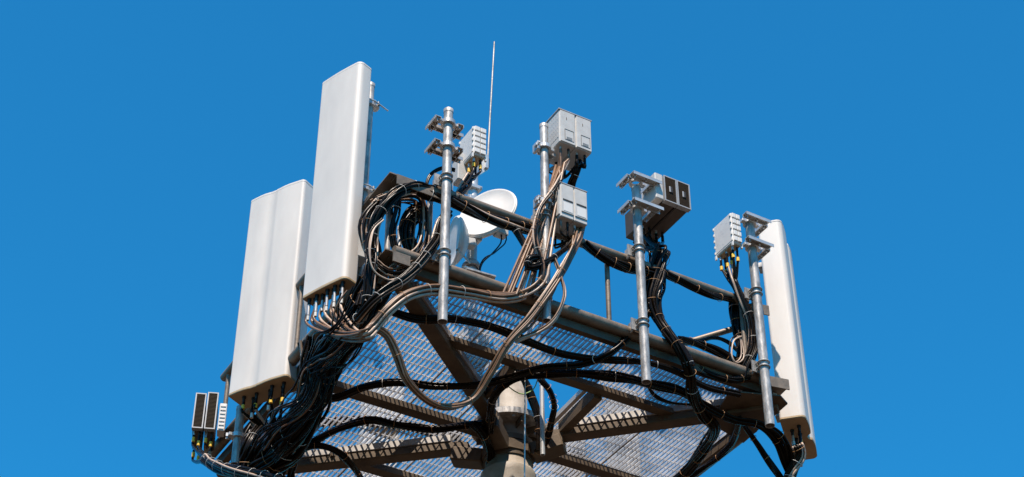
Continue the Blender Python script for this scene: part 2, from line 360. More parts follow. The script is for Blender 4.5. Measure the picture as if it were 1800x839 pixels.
# ------------------------------------------------------------------ panel antennas
def profile(w_, d, lobes, rc=.045):
    pts = []; N = 10; rl = .02 if lobes < 3 else .045; rc = .03 if lobes == 2 else rc
    for k in range(N+1): a = R(180-90*k/N); pts.append((-w_/2+rl+rl*math.cos(a), -rl+rl*math.sin(a)))
    L = w_-rl-rc
    if lobes == 1: bumps = [(k/8, .006*math.sin(math.pi*k/8)) for k in range(1, 8)]
    elif lobes == 2: bumps = [(.08, .004), (.18, .008), (.28, .008), (.36, .003), (.385, .0), (.42, -.001), (.50, -.001), (.512, .003), (.56, .004), (.66, .009), (.78, .010), (.9, .005)]
    else: bumps = [(.1, .005), (.2, .007), (.3, .006), (.38, .001), (.42, -.02), (.45, -.03), (.50, -.03), (.53, -.02), (.56, .001), (.65, .007), (.75, .01), (.88, .006)]
    for t, y in bumps: pts.append((-w_/2+rl+L*t, y))
    for k in range(N+1): a = R(90-90*k/N); pts.append((w_/2-rc+rc*math.cos(a), -rc+rc*math.sin(a)))
    rb = .02
    for k in range(5): a = R(-90*k/4); pts.append((w_/2-rb+rb*math.cos(a), -d+rb+rb*math.sin(a)))
    for k in range(5): a = R(-90-90*k/4); pts.append((-w_/2+rb+rb*math.cos(a), -d+rb+rb*math.sin(a)))
    return pts
def panel(label, c, ang, w_, d, h, lobes, ports, tilt=0):
    """c: middle of the front face's bottom edge; ang: world direction of the width"""
    x = Vector((math.cos(R(ang)), math.sin(R(ang)), 0)); y = Vector((math.cos(R(ang-90)), math.sin(R(ang-90)), 0))
    up = (EZ+y*math.sin(R(tilt))).normalized()
    th = thing('panel_antenna', label, 'antenna', c, 'white panel antennas'); pr = profile(w_, d, lobes); n = len(pr)
    def P(a, s, z): return c+x*(a[0]*s)+y*((a[1]+d/2)*s-d/2)+up*z
    q = MB(); vs = []; K = 24
    for k in range(K+1): vs += [P(a, 1, .02+(h-.04)*k/K) for a in pr]
    q.add(vs, [(k*n+i, k*n+(i+1) % n, (k+1)*n+(i+1) % n, (k+1)*n+i) for k in range(K) for i in range(n)], True)
    q.build('radome', M['radome'], th)
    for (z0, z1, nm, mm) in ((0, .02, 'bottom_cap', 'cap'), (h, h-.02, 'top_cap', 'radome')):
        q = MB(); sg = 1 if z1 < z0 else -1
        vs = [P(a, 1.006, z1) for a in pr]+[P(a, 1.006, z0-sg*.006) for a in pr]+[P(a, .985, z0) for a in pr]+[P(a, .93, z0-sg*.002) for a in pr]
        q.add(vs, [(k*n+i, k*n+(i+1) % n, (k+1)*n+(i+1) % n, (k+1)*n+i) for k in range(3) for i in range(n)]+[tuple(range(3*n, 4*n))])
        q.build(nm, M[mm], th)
    for (a, bq) in ports:
        q = MB(); o = c+x*a+y*(-bq); q.cyl(o+up*.004, o-up*.05, .012, 10); q.cyl(o-up*.0, o-up*.012, .017, 6); q.build('connector', M['rubber'], th)
    # back mounting brackets
    for z in (h*.12, h*.88):
        q = MB(); o = c-y*(d+.03)+up*z; q.box(o, x, y, EZ, .05, .03, .025, .004); q.build('mount_bracket', M['galv'], th)
    return th, x, y
c1 = (H(530, 526, 7.5)+H(606, 487, 7.5))/2
wv = H(606, 487, 7.5)-H(530, 526, 7.5)
a1 = math.degrees(math.atan2(wv.y, wv.x))
ports1 = [(-.162+.036*i+(.03 if i > 3 else 0), .035+.022*(i % 2)) for i in range(9)]
tall, tx, ty = panel('biggest white panel antenna, rising highest, brown cables curling from its underside', c1, a1, wv.length, .13, 2.05, 1, ports1, -.3)
l2, r2 = H(400, 697, 7.48), H(503, 660, 7.48); wv2 = r2-l2; a2 = math.degrees(math.atan2(wv2.y, wv2.x))
ports2 = [(-.17, .07), (-.12, .12), (-.06, .08), (.05, .1), (.1, .06), (.16, .11), (.2, .07)]
dbl, dx, dy = panel('wide white two lobed panel antenna left of the biggest antenna', (l2+r2)/2, a2, wv2.length, .21, 1.89, 2, ports2, -.2)
nb, nf, ff = H(1368, 737, 7.5), H(1416, 732, 7.5), H(1438, 806, 7.5)
wv3 = ff-nf; a3 = math.degrees(math.atan2(wv3.y, wv3.x))
ports3 = [(-.2, .07), (-.15, .13), (-.08, .08), (-.02, .12), (.06, .08), (.14, .12)]
rt, rx, ry = panel('white panel antenna seen edge on at the right end of the platform', (nf+ff)/2, a3, wv3.length, .2, 1.93, 3, ports3, -.4)

# ------------------------------------------------------------------ radio units
def radio(c, w_, d, h, style, label, group, ax=E1, ay=E2, nports=4):
    """c: near lower left corner; ax width, ay depth"""
    th = thing('radio_unit', label, 'radio unit', c+ax*(w_/2)+ay*(d/2), group)
    o = c+ax*(w_/2)+ay*(d/2)+EZ*(h/2)
    def F(a, z): return c+ax*a+EZ*z                  # on the front face
    if style == 'pale':
        q = MB(); q.box(o, ax, ay, EZ, w_/2, d/2, h/2, .006); q.build('housing', M['rru'], th)
        q = MB(); q.box(o+EZ*(h/2+.006)+ay*.0, ax, ay, EZ, w_/2+.006, d/2+.006, .006, .002); q.build('lid', M['rruedge'], th)
        q = MB(); q.box(F(w_*.5, h*.5)-ay*.004, ax, ay, EZ, w_/2-.006, .004, h/2-.006, .002); q.build('front_cover', M['rru'], th)
        q = MB(); z0 = h*.10; z1 = h*.42; x0, x1 = w_*.30, w_*.86
        for (p1, p2) in (((x0, z0), (x0, z1)), ((x1, z0), (x1, z1)), ((x0, z1), (x1, z1)), ((x0, z0), (x1, z0))):
            q.bar(F(*p1)-ay*.0088, F(*p2)-ay*.0088, .0025, .003, up=ay)
        q.bar(F(w_*.42, h*.72)-ay*.0088, F(w_*.42, h*.80)-ay*.0088, .004, .003, up=ay)
        q.build('door_seam', M['darkcase'], th)
        q = MB()
        for i in range(4): q.box(F(w_*.58, h*.13+i*.007)-ay*.009, ax, ay, EZ, w_*.18, .001, .0016)
        q.build('grille', M['rruedge'], th)
        q = MB()
        for i in range(9):
            for j in range(6): q.box(o-ax*(w_/2+.001)+ay*(-d*.40+d*.8*i/8)+EZ*(-h*.3+h*.7*j/5), ax, ay, EZ, .0012, .006, .007)
        q.box(o-ax*(w_/2+.0006)+EZ*(h*.05), ax, ay, EZ, .0008, d*.43, h*.38)
        q.build('vent', M['rru'], th)
    elif style == 'fins':
        q = MB(); q.box(o, ax, ay, EZ, w_/2, d/2, h/2, .005); q.build('housing', M['rru'], th)
        q = MB(); q.box(o+EZ*(h/2+.005), ax, ay, EZ, w_/2+.005, d/2+.005, .005, .002); q.build('lid', M['rruedge'], th)
        q = MB(); q.box(F(w_*.5, h*.55)-ay*.004, ax, ay, EZ, w_/2-.004, .004, h*.42, .002); q.build('front_cover', M['rru'], th)
        q = MB(); q.box(F(w_*.52, h*.50)-ay*.009, ax, ay, EZ, w_*.38, .0015, h*.022); q.build('slot', M['rubber'], th)
        q = MB(); q.box(F(w_*.52, h*.30)-ay*.009, ax, ay, EZ, w_*.33, .001, h*.13); q.build('nameplate', M['white'], th)
        q = MB(); nfin = 22
        for i in range(nfin): q.box(o-ax*(w_/2+.006)+ay*(-d*.45+d*.9*i/(nfin-1))-EZ*(h*.06), ax, ay, EZ, .006, .0022, h*.36)
        q.build('cooling_fins', M['rru'], th)
    elif style == 'dark':
        q = MB(); q.box(o+ay*.02, ax, ay, EZ, w_/2-.003, d/2-.02, h/2-.004, .008); q.build('housing', M['darkcase'], th)
        q = MB(); t = .009
        for (p1, p2, ww) in (((t/2, .0), (t/2, h), 0), ((w_-t/2, 0), (w_-t/2, h), 0)): q.bar(F(*p1)+ay*.018, F(*p2)+ay*.018, .044, t, up=ax)
        for z in (t/2, h-t/2): q.bar(F(t, z)+ay*.018, F(w_-t, z)+ay*.018, .044, t)
        q.build('front_frame', M['rruedge'], th)
        q = MB(); q.box(F(w_/2, h/2)+ay*.006, ax, ay, EZ, w_/2-t-.001, .006, h/2-t-.001, .002)
        for i in range(26): q.box(F(w_/2, t+.006+(h-2*t-.012)*i/25)-ay*.001, ax, ay, EZ, w_/2-t-.004, .0012, .0022)
        q.build('front_grille', M['dark'], th)
        if w_ > .085:
            q = MB(); q.box(F(w_*.42, h*.5)-ay*.006, ax, ay, EZ, .006, .003, h*.11, .001); q.build('handle', M['rruedge'], th)
            q = MB(); q.box(F(w_*.56, h*.5)-ay*.006, ax, ay, EZ, .008, .003, h*.11, .001); q.build('handle_recess', M['rubber'], th)
    else:   # ribbed white
        q = MB(); q.box(o, ax, ay, EZ, w_/2, d/2, h/2, .01); q.build('housing', M['white'], th)
        q = MB()
        for i in range(2):
            for j in range(5):
                q.box(F(w_*(.27+.46*i), h*(.12+.19*j))-ay*.006, ax, ay, EZ, w_*.2, .007, h*.075, .003)
        q.build('cooling_blocks', M['white'], th)
        q = MB()
        q.box(o-ax*(w_/2+.0005), ax, ay, EZ, .0015, d*.5-.012, h*.42)
        for j in range(8): q.box(o-ax*(w_/2+.001)+ay*(d*random.uniform(-.35, .35))+EZ*(h*(-.40+.11*j)), ax, ay, EZ, .0015, .012, .004)
        for j in range(5): q.box(o-ax*(w_/2+.003)+EZ*(h*(-.4+.2*j))-ay*d*.46, ax, ay, EZ, .006, .006, .012, .002); q.box(o-ax*(w_/2+.003)+EZ*(h*(-.4+.2*j))+ay*d*.46, ax, ay, EZ, .006, .006, .012, .002)
        q.build('cooling_ribs', M['white'], th)
        q = MB()
        for k in (0, 1): q.box(c+ax*(w_*k)+EZ*-.012+ay*.01, ax, ay, EZ, .006, .01, .02, .002); q.box(c+ax*(w_*k)+EZ*-.012+ay*(d-.01), ax, ay, EZ, .006, .01, .02, .002)
        q.build('foot', M['white'], th, kind='stuff')
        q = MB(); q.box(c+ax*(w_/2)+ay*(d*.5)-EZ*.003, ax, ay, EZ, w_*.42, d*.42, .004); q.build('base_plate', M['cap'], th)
    prt = []
    for i in range(nports):
        dk_ = .45 if style == 'dark' and w_ > .085 else 0
        a = c+ax*(w_*(.25+.5*(i % 2)))+ay*(d*(.18+dk_+(.66-dk_)*(i//2)/max(1, (nports-1)//2)))
        q = MB(); q.cyl(a+EZ*.004, a-EZ*.045, .010, 8); q.build('connector', M['rubber'] if i % 2 else M['conn'], th); prt.append(a-EZ*.03)
    return th, prt
cA = V(984, 248, -.22); dpt = .25
_, pr1 = radio(cA, .14, .27, .32, 'pale', 'left unit of the topmost pale grey radio pair', 'pale grey radio pair at the top of its pipe')
_, pr2 = radio(cA+E1*.144, .14, .27, .32, 'pale', 'right unit of the topmost pale grey radio pair', 'pale grey radio pair at the top of its pipe')
cB = V(986, 379, -.22)
_, pr3 = radio(cB, .112, .26, .31, 'fins', 'left unit of the lower pale grey radio pair, finned side showing', 'pale grey radio pair with slots below the top pair')
_, pr4 = radio(cB+E1*.116, .112, .26, .31, 'fins', 'right unit of the lower pale grey radio pair, black slot in its front', 'pale grey radio pair with slots below the top pair')
cC = V(1169, 352, -.2)
_, pr5 = radio(cC, .118, .56, .25, 'dark', 'left dark fronted radio of the pair on the third mounting pipe', 'dark fronted radio pair on the mounting pipe')
_, pr6 = radio(cC+E1*.123, .118, .56, .25, 'dark', 'right dark fronted radio of the pair, farthest from its mounting pipe', 'dark fronted radio pair on the mounting pipe')
q = MB(); q.box(cC-E1*.045+E2*.10+EZ*.125, E1, E2, EZ, .036, .10, .125, .006); q.build('splice_box', M['rru'], None, label='light grey metal back box between the third mounting pipe and the dark fronted radios', category='box')
cD = V(1289, 425, -.16)
_, pr7 = radio(cD, .085, .24, .30, 'ribbed', 'white ribbed radio unit facing the sun at the top right mounting pipe', 'white ribbed radio units', nports=6)
cE = V(832, 269, .05)
_, pr8 = radio(cE, .11, .22, .28, 'ribbed', 'white ribbed radio unit beside the whip aerial', 'white ribbed radio units', nports=6)
AXL = Vector((math.cos(R(8)), math.sin(R(8)), 0)); AYL = Vector((-AXL.y, AXL.x, 0))
cF = U(337, 752, -.36); 
_, pr9 = radio(cF, .083, .34, .32, 'dark', 'leftmost of the two dark fronted radios low at the left edge', 'dark fronted radio pair at the left edge', AXL, AYL)
_, pr10 = radio(cF+AXL*.093, .083, .34, .335, 'dark', 'dark fronted radio next to the wide white antenna, low at the left', 'dark fronted radio pair at the left edge', AXL, AYL)
q = MB(); q.box(cF+AXL*.222+AYL*.06+EZ*.125, AXL, AYL, EZ, .028, .05, .125, .004)
for i in range(7): q.box(cF+AXL*.222+AYL*.008+EZ*(.02+.034*i), AXL, AYL, EZ, .02, .004, .006)
q.build('junction_box', M['white'], None, label='narrow white slotted box between the left radios and the wide antenna', category='box')
# pipe and bracket under the left radios
p = H(418, 770, 7.28); lp = plain_pipe('mounting_pipe', 'short mounting pipe under the low left radios', (p.x, p.y, Z(7.05)), (p.x, p.y, Z(7.55)), .033)
c = Vector((p.x, p.y, Z(7.29))); q = MB(); tray(q, c-AXL*.09, AXL, .12, .05); saddle(q, c, .033); q.build('antenna_bracket', M['silver'], lp)
# other boxes near the corner
q = MB(); o = V(632, 440, .35); q.box(o, E1, E2, EZ, .05, .06, .1, .006); q.build('junction_box', M['rru'], None, label='small pale box tucked right behind the biggest antenna', category='box')
q = MB(); o = V(810, 300, .25); q.box(o, E1, E2, EZ, .05, .05, .13, .006); q.build('junction_box', M['rru'], None, label='small grey box below the radio by the whip aerial', category='box')

# ------------------------------------------------------------------ dishes
def dish(name, label, c, nrm, r, deep=False):
    nrm = nrm.normalized(); th = thing(name, label, 'dish', c, 'white microwave dishes'); q = MB()
    q.lathe(c, nrm, [(0, .004), (r*.5, .003), (r*.93, 0), (r*.97, .006), (r, .004), (r*1.01, -.012), (r*.99, -.03), (r*.9, -.045), (r*.6, -.085), (r*.25, -.11), (0, -.115)], 56)
    q.build('reflector', M['white'], th)
    q = MB(); q.ring(c-nrm*.012, nrm, r*1.005, .007, 56, 6); q.build('rim', M['white'], th)
    q = MB(); x = nrm.cross(EZ).normalized(); y = x.cross(nrm)
    q.box(c-nrm*.14, x, y, nrm, .035, .035, .03, .006); q.build('transceiver_box', M['rru'], th)
    return th
NA = Vector((-.424, -.89, .166))
dcen = V(856, 373, .5)
d1 = dish('microwave_dish', 'round white dish facing us, crossed by the cabled upper rail', dcen, NA, .242)
q = MB(); q.box(V(880, 409, .6), E1, E2, EZ, .05, .04, .035, .006); q.build('radio_head', M['rru'], d1)
d2c = V(797, 424, .62)
d2 = dish('microwave_dish', 'white dish turned away, half hidden behind the tall bracketed pipe', d2c, Vector((-.93, -.30, -.05)), .19)
mp_ = V(829, 450, .72)
dm = thing('dish_mast', 'short stout silver post on the platform edge holding the dishes and the whip', 'post', Vector((mp_.x, mp_.y, Z(7.64))))
top_z = V(842, 285, .7).z
q = MB(); q.cyl(Vector((mp_.x, mp_.y, Z(7.64))), Vector((mp_.x, mp_.y, top_z)), .042, 24); q.build('pipe', M['silver'], dm)
q = MB(); q.lathe(Vector((mp_.x, mp_.y, Z(8.35))), EZ, [(.05, 0), (.075, 0), (.075, .02), (.05, .06)], 24, False); q.build('collar', M['galv'], dm)
q = MB(); cc = V(836, 488, .08)
q.prism([cc+E1*-.10+E2*-.06, cc+E1*.12+E2*-.08, cc+E1*.16+E2*.1, cc+E1*-.10+E2*.1], EZ, .012); q.build('base_plate', M['galv'], dm)
q = MB(); k0 = V(815, 470, .1); q.bar(k0, k0+E1*.12, .03, .012); q.bar(k0+E1*.02, k0+E1*.02-EZ*.06, .02, .01, up=E2); q.bar(k0+E1*.1, k0+E1*.1-EZ*.06, .02, .01, up=E2); q.build('step_bracket', M['white'], dm)
q = MB(); q.cyl(V(805, 440, .1), V(826, 462, .3), .008, 8); q.cyl(V(804, 438, .1), V(806, 441, .1), .016, 8); q.build('strut', M['galv'], dm)
q = MB(); hh = Vector((mp_.x, mp_.y, dcen.z-.10)); q.bar(hh-NA*0+EZ*0, dcen-NA*.15-EZ*.03, .06, .05); q.box(hh, E1, E2, EZ, .06, .06, .05, .006); q.build('dish_bracket', M['conn'], dm)
for zz in (9.12, 9.0): 
    q = MB(); cz = Vector((mp_.x, mp_.y, Z(zz))); q.box(cz, E1, E2, EZ, .055, .06, .018, .004); q.cyl(cz+E1*.04-E2*.07, cz+E1*.04+E2*.08, .007, 6); q.build('clamp', M['silver'], dm)
# whip
wb, wt = V(857, 285, .7), V(869, 74, .7)
wh = thing('whip_aerial', 'thin whip aerial pointing straight up above the round dish', 'aerial', wb)
q = MB(); q.tube([wb, wb.lerp(wt, .5), wt], .006, 8, rs=[.009, .008, .007]); q.build('rod', M['galv'], wh)
q = MB(); q.cyl(wb-EZ*.05, wb+EZ*.03, .016, 10); q.build('base', M['rubber'], wh)
q = MB(); q.box(wb-E1*.02-EZ*.02, E1, E2, EZ, .016, .03, .07, .003); q.bar(wb-EZ*.07, Vector((mp_.x, mp_.y, wb.z-.2)), .02, .02); q.bar(wb-E1*.03+EZ*.04, wb-E1*.07-EZ*.12, .05, .008, up=E2); q.build('bracket', M['silver'], wh)

# ------------------------------------------------------------------ gear standing over the grating, glimpsed from below through its slots
wf = W(1.6, 3.5, 7.75); panel('white antenna on the far side, glimpsed through the left half of the grating', wf, FACE+180, .34, .14, 1.25, 1, [])
wf = W(3.62, 2.5, 7.7); panel('white antenna on the right side rail, glimpsed through the lower right grating', wf, FACE+90, .34, .14, 1.3, 1, [])
radio(W(.95, 2.1, 7.72), .24, .2, .4, 'ribbed', 'white ribbed radio glimpsed through the grating left of the mast', 'white ribbed radio units', nports=0)
radio(W(1.15, 1.0, 7.75), .2, .14, .3, 'ribbed', 'white ribbed radio glimpsed through the grating above the deep brown cable loop', 'white ribbed radio units', nports=0)
radio(W(2.55, 1.9, 7.72), .22, .2, .4, 'ribbed', 'white ribbed radio glimpsed through the grating right of the mast', 'white ribbed radio units', nports=0)

# ------------------------------------------------------------------ cables
def pt(a):
    if isinstance(a, Vector): return a
    x, y, k, d = a; return {'v': V, 'u': U, 'z': H}[k](x, y, d)
def frames(P):
    T = [(P[min(i+1, len(P)-1)]-P[max(i-1, 0)]).normalized() for i in range(len(P))]
    a = EZ if abs(T[0].z) < .9 else Vector((1, 0, 0)); n = T[0].cross(a).normalized(); out = []
    for t in T: n = (n-t*n.dot(t)).normalized(); out.append((t, n, t.cross(n)))
    return out
def bundle(label, path, n=6, r=.009, spread=.025, m='black', tie=.16, tm='tie', loose=.35, ends=None, starts=None, sk=.18, ek=.1, drop=.09, sag=.012, name='cable_bundle', cat='cables', mats=None, twist=1.2, group='cable bundles', bulge=None):
    cp = [pt(a) for a in path]; P = spline(cp, .035 if sum((cp[i+1]-cp[i]).length for i in range(len(cp)-1)) > .7 else .012)
    if m == 'black' and n >= 4: n = int(n*1.6); spread *= .92; loose *= .55 if spread < .08 else .8
    tie *= 1.25
    F = frames(P); N = len(P); S_ = [0]
    for i in range(1, N): S_.append(S_[-1]+(P[i]-P[i-1]).length)
    L = S_[-1]; th = thing(name, label, cat, P[0], group)
    for k in range(n):
        q_ = k/max(1, n); ph = 2*math.pi*k*.618*1.0+random.random(); rad = spread*math.sqrt((k+.4)/n) if n > 1 else 0
        f1, f2, p1, p2 = random.uniform(2, 5), random.uniform(2, 5), random.random()*6, random.random()*6; pts = []
        for i in range(N):
            t = S_[i]/max(L, 1e-6); a = ph+twist*t*2; bl = bulge(t) if bulge else 1
            lo = 1+loose*math.sin(f1*S_[i]*3+p1)
            pts.append(P[i]+F[i][1]*(rad*lo*bl*math.cos(a))+F[i][2]*(rad*lo*bl*math.sin(a)+loose*r*math.sin(f2*S_[i]*4+p2)))
        if starts:
            s0 = starts[k % len(starts)]; base = P[0]; K = min(N-1, max(3, int(N*sk)))
            h = [s0, s0-EZ*.05, s0-EZ*drop]; mid = h[2].lerp(pts[K], .55)-EZ*sag; K2 = min(N-2, K+3)
            pts = spline(h+[mid, pts[K], pts[K2]], .02)+pts[K2+1:]
        if ends:
            s1 = ends[k % len(ends)]; K = min(N-1, max(3, int(N*ek))); pts = pts[:N-K]+spline([pts[-1], s1-EZ*.07, s1], .03)[1:]
        mm = M[(mats[k % len(mats)] if mats else m)]
        q = MB(); q.tube(pts, r*random.uniform(.85, 1.1), 8); q.build('cable', mm, th)
    if tie and n > 1:
        s = tie*.6; i = 0
        while s < L-.03:
            while S_[i] < s: i += 1
            bl = bulge(S_[i]/L) if bulge else 1
            if not (starts and S_[i] < L*sk) and not (ends and S_[i] > L*(1-ek)):
                q = MB(); q.ring(P[i], F[i][0]+F[i][1]*random.uniform(-.25, .25), spread*bl*.93+r*.95, .0019, 14, 5); q.build('cable_tie', M[tm if random.random() < .85 else 'wtie'], th)
            s += tie*random.uniform(.75, 1.3)
    return th
def bands(ps, label=None):
    pass
def connector_sleeves(parent, pts, m='conn', L=.07, r=.0125, d=-EZ):
    for p in pts:
        q = MB(); q.cyl(p, p+d*L, r, 10); q.build('sleeve', M[m], parent)

# brown jumpers from the biggest antenna
st1 = [c1+tx*a+ty*(-b_)-EZ*.045 for (a, b_) in ports1]
jb = bundle('brown jumper cables curling under the biggest antenna then along the near rail',
  [(552, 570, 'v', -.12), (580, 594, 'v', -.1), (615, 600, 'v', -.05), (650, 582, 'v', -.02), (680, 548, 'v', -.08), (715, 520, 'v', -.1), (760, 509, 'v', -.1), (820, 515, 'v', -.1), (880, 524, 'v', -.1), (925, 515, 'v', -.12), (952, 490, 'v', -.16), (957, 455, 'v', -.19), (941, 410, 'v', -.19), (945, 365, 'v', -.19), (965, 325, 'v', -.2), (985, 295, 'v', -.15)],
  n=9, r=.0105, spread=.04, mats=['brown', 'brown', 'brown', 'pale', 'brown'], starts=st1, ends=pr1+pr3[:1], tie=.2, loose=.25, twist=.8, sk=.14, drop=.17, sag=.05)
connector_sleeves(jb, [p-EZ*.01 for p in st1], 'conn', .085, .0115)
connector_sleeves(jb, [p-EZ*.10 for p in st1[::2]], 'wtie', .035, .0105)
bundle('brown cable bundle sagging in a deep loop below the grating between antenna and pale radios',
  [(655, 575, 'v', -.02), (680, 590, 'v', -.03), (698, 625, 'v', .0), (715, 668, 'v', .05), (750, 703, 'v', .12), (790, 715, 'v', .16), (832, 700, 'v', .15), (862, 655, 'v', .05), (890, 605, 'v', -.06), (930, 560, 'v', -.14), (965, 510, 'v', -.2), (1000, 455, 'v', -.2), (1022, 410, 'v', -.18), (1028, 388, 'v', -.12)],
  n=6, r=.0088, spread=.026, mats=['brown', 'brown', 'brown', 'pale'], tie=.3, ends=pr4, loose=.25)
bundle('pair of brown cables running straight from the lower pale radios down to the rail',
  [(900, 590, 'v', -.05), (925, 573, 'v', -.08), (960, 530, 'v', -.15), (985, 480, 'v', -.22), (1008, 430, 'v', -.22), (1014, 398, 'v', -.15)], n=3, r=.009, spread=.018, m='brown', tie=.25)
bundle('pale brown cable tail drooping below the near rail at the middle pipe',
  [(905, 600, 'v', -.05), (945, 583, 'v', -.12), (975, 560, 'v', -.2), (992, 520, 'v', -.22), (985, 480, 'v', -.2), (975, 455, 'v', -.18)], n=3, r=.0085, spread=.016, mats=['pale', 'brown'], tie=0)
bundle('pale jumper cables hanging from the topmost radio pair',
  [(1000, 290, 'v', -.12), (975, 330, 'v', -.19), (948, 372, 'v', -.19), (942, 420, 'v', -.19), (955, 470, 'v', -.19), (950, 500, 'v', -.15)], n=3, r=.0085, spread=.02, mats=['brown', 'pale', 'black'], starts=pr1+pr2[:2], tie=.2, tm='wtie')
bundle('short thick black cables between the upper and the lower pale radio pair',
  [(1020, 275, 'v', -.1), (1014, 300, 'v', -.1), (1005, 325, 'v', -.02), (1003, 350, 'v', .02)], n=5, r=.012, spread=.03, m='black', starts=pr2, tie=.1, tm='wtie')
bundle('black cables looping from the lower pale radios to a coil at the middle pipe',
  [(1012, 400, 'v', -.12), (1000, 430, 'v', -.16), (975, 452, 'v', -.18), (945, 468, 'v', -.18), (928, 470, 'v', -.17), (930, 455, 'v', -.18), (945, 452, 'v', -.18)], n=5, r=.0095, spread=.02, m='black', starts=pr3+pr4, tie=.2, tm='wtie')
# right pale pipe
bundle('pair of black cables drooping from the upper rail to the middle pipe',
  [(895, 390, 'v', -.05), (912, 412, 'v', -.08), (930, 445, 'v', -.12), (945, 470, 'v', -.15)], n=4, r=.011, spread=.022, m='black', tie=.12, tm='wtie')
# upper rail bundles
bundle('thick black bundle strapped under the upper rail in front of the dish',
  [(790, 352, 'v', -.06), (825, 368, 'v', -.06), (860, 384, 'v', -.06), (900, 396, 'v', -.06), (935, 404, 'v', -.06)], n=9, r=.011, spread=.04, m='black', tie=.14, loose=.15, mats=['black']*5+['rubber', 'pale', 'black', 'black'][:3])
bundle('black bundle hanging under the upper rail between the middle and third pipes',
  [(1028, 428, 'v', -.02), (1050, 446, 'v', -.04), (1080, 462, 'v', -.05), (1110, 473, 'v', -.05), (1140, 478, 'v', -.03), (1160, 482, 'v', -.02)], n=7, r=.011, spread=.036, m='black', tie=.13, loose=.15)
bundle('black bundle under the upper rail right of the third pipe',
  [(1165, 478, 'v', -.02), (1190, 492, 'v', -.03), (1225, 508, 'v', -.04), (1260, 522, 'v', -.04), (1290, 528, 'v', .0)], n=5, r=.010, spread=.026, m='black', tie=.15, loose=.2)
# cables of the dark radios
dk = bundle('fat black cable bunch bulging down from the dark fronted radios',
  [(1165, 425, 'v', .0), (1158, 450, 'v', .0), (1155, 475, 'v', .0), (1150, 505, 'v', .0), (1147, 530, 'v', .0), (1158, 560, 'v', -.02), (1180, 592, 'v', -.08), (1202, 622, 'v', -.10), (1212, 645, 'z', 7.44)], n=15, r=.012, spread=.07, m='black', tie=.11, starts=pr5+pr6, sk=.1, drop=.06, bulge=lambda t: 1.25 if t < .4 else max(.5, 1.25-(t-.4)*3))
bundle('black bundle dropping from the near rail across the right half of the grating',
  [(1172, 582, 'v', -.06), (1190, 606, 'v', -.1), (1204, 632, 'v', -.1), (1213, 655, 'z', 7.43), (1218, 690, 'z', 7.40), (1235, 728, 'z', 7.38), (1255, 752, 'z', 7.36), (1240, 785, 'z', 7.38), (1205, 830, 'z', 7.40), (1190, 850, 'z', 7.4)], n=9, r=.011, spread=.042, m='black', tie=.15)
# right corner
ry_ = bundle('black cables with yellow tape falling from the white ribbed radio to the right corner',
  [(1285, 470, 'v', -.05), (1292, 500, 'v', -.05), (1305, 530, 'v', -.06), (1322, 570, 'v', -.06), (1325, 610, 'v', -.05), (1312, 645, 'v', -.02), (1308, 665, 'v', .0)], n=8, r=.0095, spread=.04, m='black', mats=['black', 'black', 'black', 'pale', 'black'], starts=pr7, tie=.2, tm='wtie')
for i, p in enumerate(pr7):
    q = MB(); q.cyl(p-EZ*(.055+.02*(i % 3)), p-EZ*(.09+.02*(i % 3)), .0135, 10); q.build('yellow_band', M['yellow'], ry_)
bundle('dark cable lump wrapped round the right corner post',
  [(1293, 520, 'v', .06), (1292, 550, 'v', .08), (1298, 580, 'v', .08), (1305, 615, 'v', .06), (1300, 650, 'v', .05)], n=8, r=.011, spread=.045, m='black', tie=.12)
bundle('small pale cable coil hanging inside the right corner',
  [(1300, 590, 'v', .0), (1288, 600, 'v', .0), (1285, 625, 'v', .0), (1292, 638, 'v', .0), (1303, 628, 'v', .0), (1302, 600, 'v', .0), (1295, 592, 'v', .0)], n=3, r=.006, spread=.016, m='pale', mats=['pale', 'black', 'pale'], tie=0)
bundle('black cables resting on the near rail left of the right corner',
  [(1195, 598, 'v', .06), (1230, 606, 'v', .1), (1262, 618, 'v', .1), (1300, 640, 'v', .08)], n=6, r=.011, spread=.032, m='black', tie=.15)
bundle('thin black arc of cable above the near rail by the right corner',
  [(1230, 600, 'v', .15), (1255, 594, 'v', .15), (1280, 602, 'v', .12), (1298, 618, 'v', .08)], n=3, r=.009, spread=.018, m='black', tie=0)
bundle('black bundle slung below the near rail towards the right corner',
  [(1180, 612, 'v', .05), (1215, 640, 'v', .05), (1250, 660, 'v', .03), (1290, 668, 'v', .0), (1320, 660, 'v', .0)], n=5, r=.010, spread=.026, m='black', tie=.15)
# long bundles on the grating underside
bundle('long black bundle crossing under the grating from the left corner to the third pipe',
  [(545, 700, 'z', 7.42), (590, 700, 'z', 7.42), (640, 680, 'z', 7.42), (700, 673, 'z', 7.42), (770, 680, 'z', 7.40), (840, 676, 'z', 7.38), (900, 662, 'z', 7.38), (960, 645, 'z', 7.40), (1020, 640, 'z', 7.42), (1070, 622, 'z', 7.44), (1105, 590, 'v', .02), (1130, 560, 'v', .02), (1148, 530, 'v', .02)], n=6, r=.0105, spread=.028, m='black', tie=.2)
bundle('black bundle bridging low across the left grating to the mast',
  [(520, 795, 'z', 7.4), (555, 775, 'z', 7.42), (600, 752, 'z', 7.42), (650, 738, 'z', 7.42), (700, 748, 'z', 7.42), (760, 754, 'z', 7.42), (820, 748, 'z', 7.42), (860, 745, 'z', 7.4)], n=6, r=.0105, spread=.028, m='black', tie=.2)
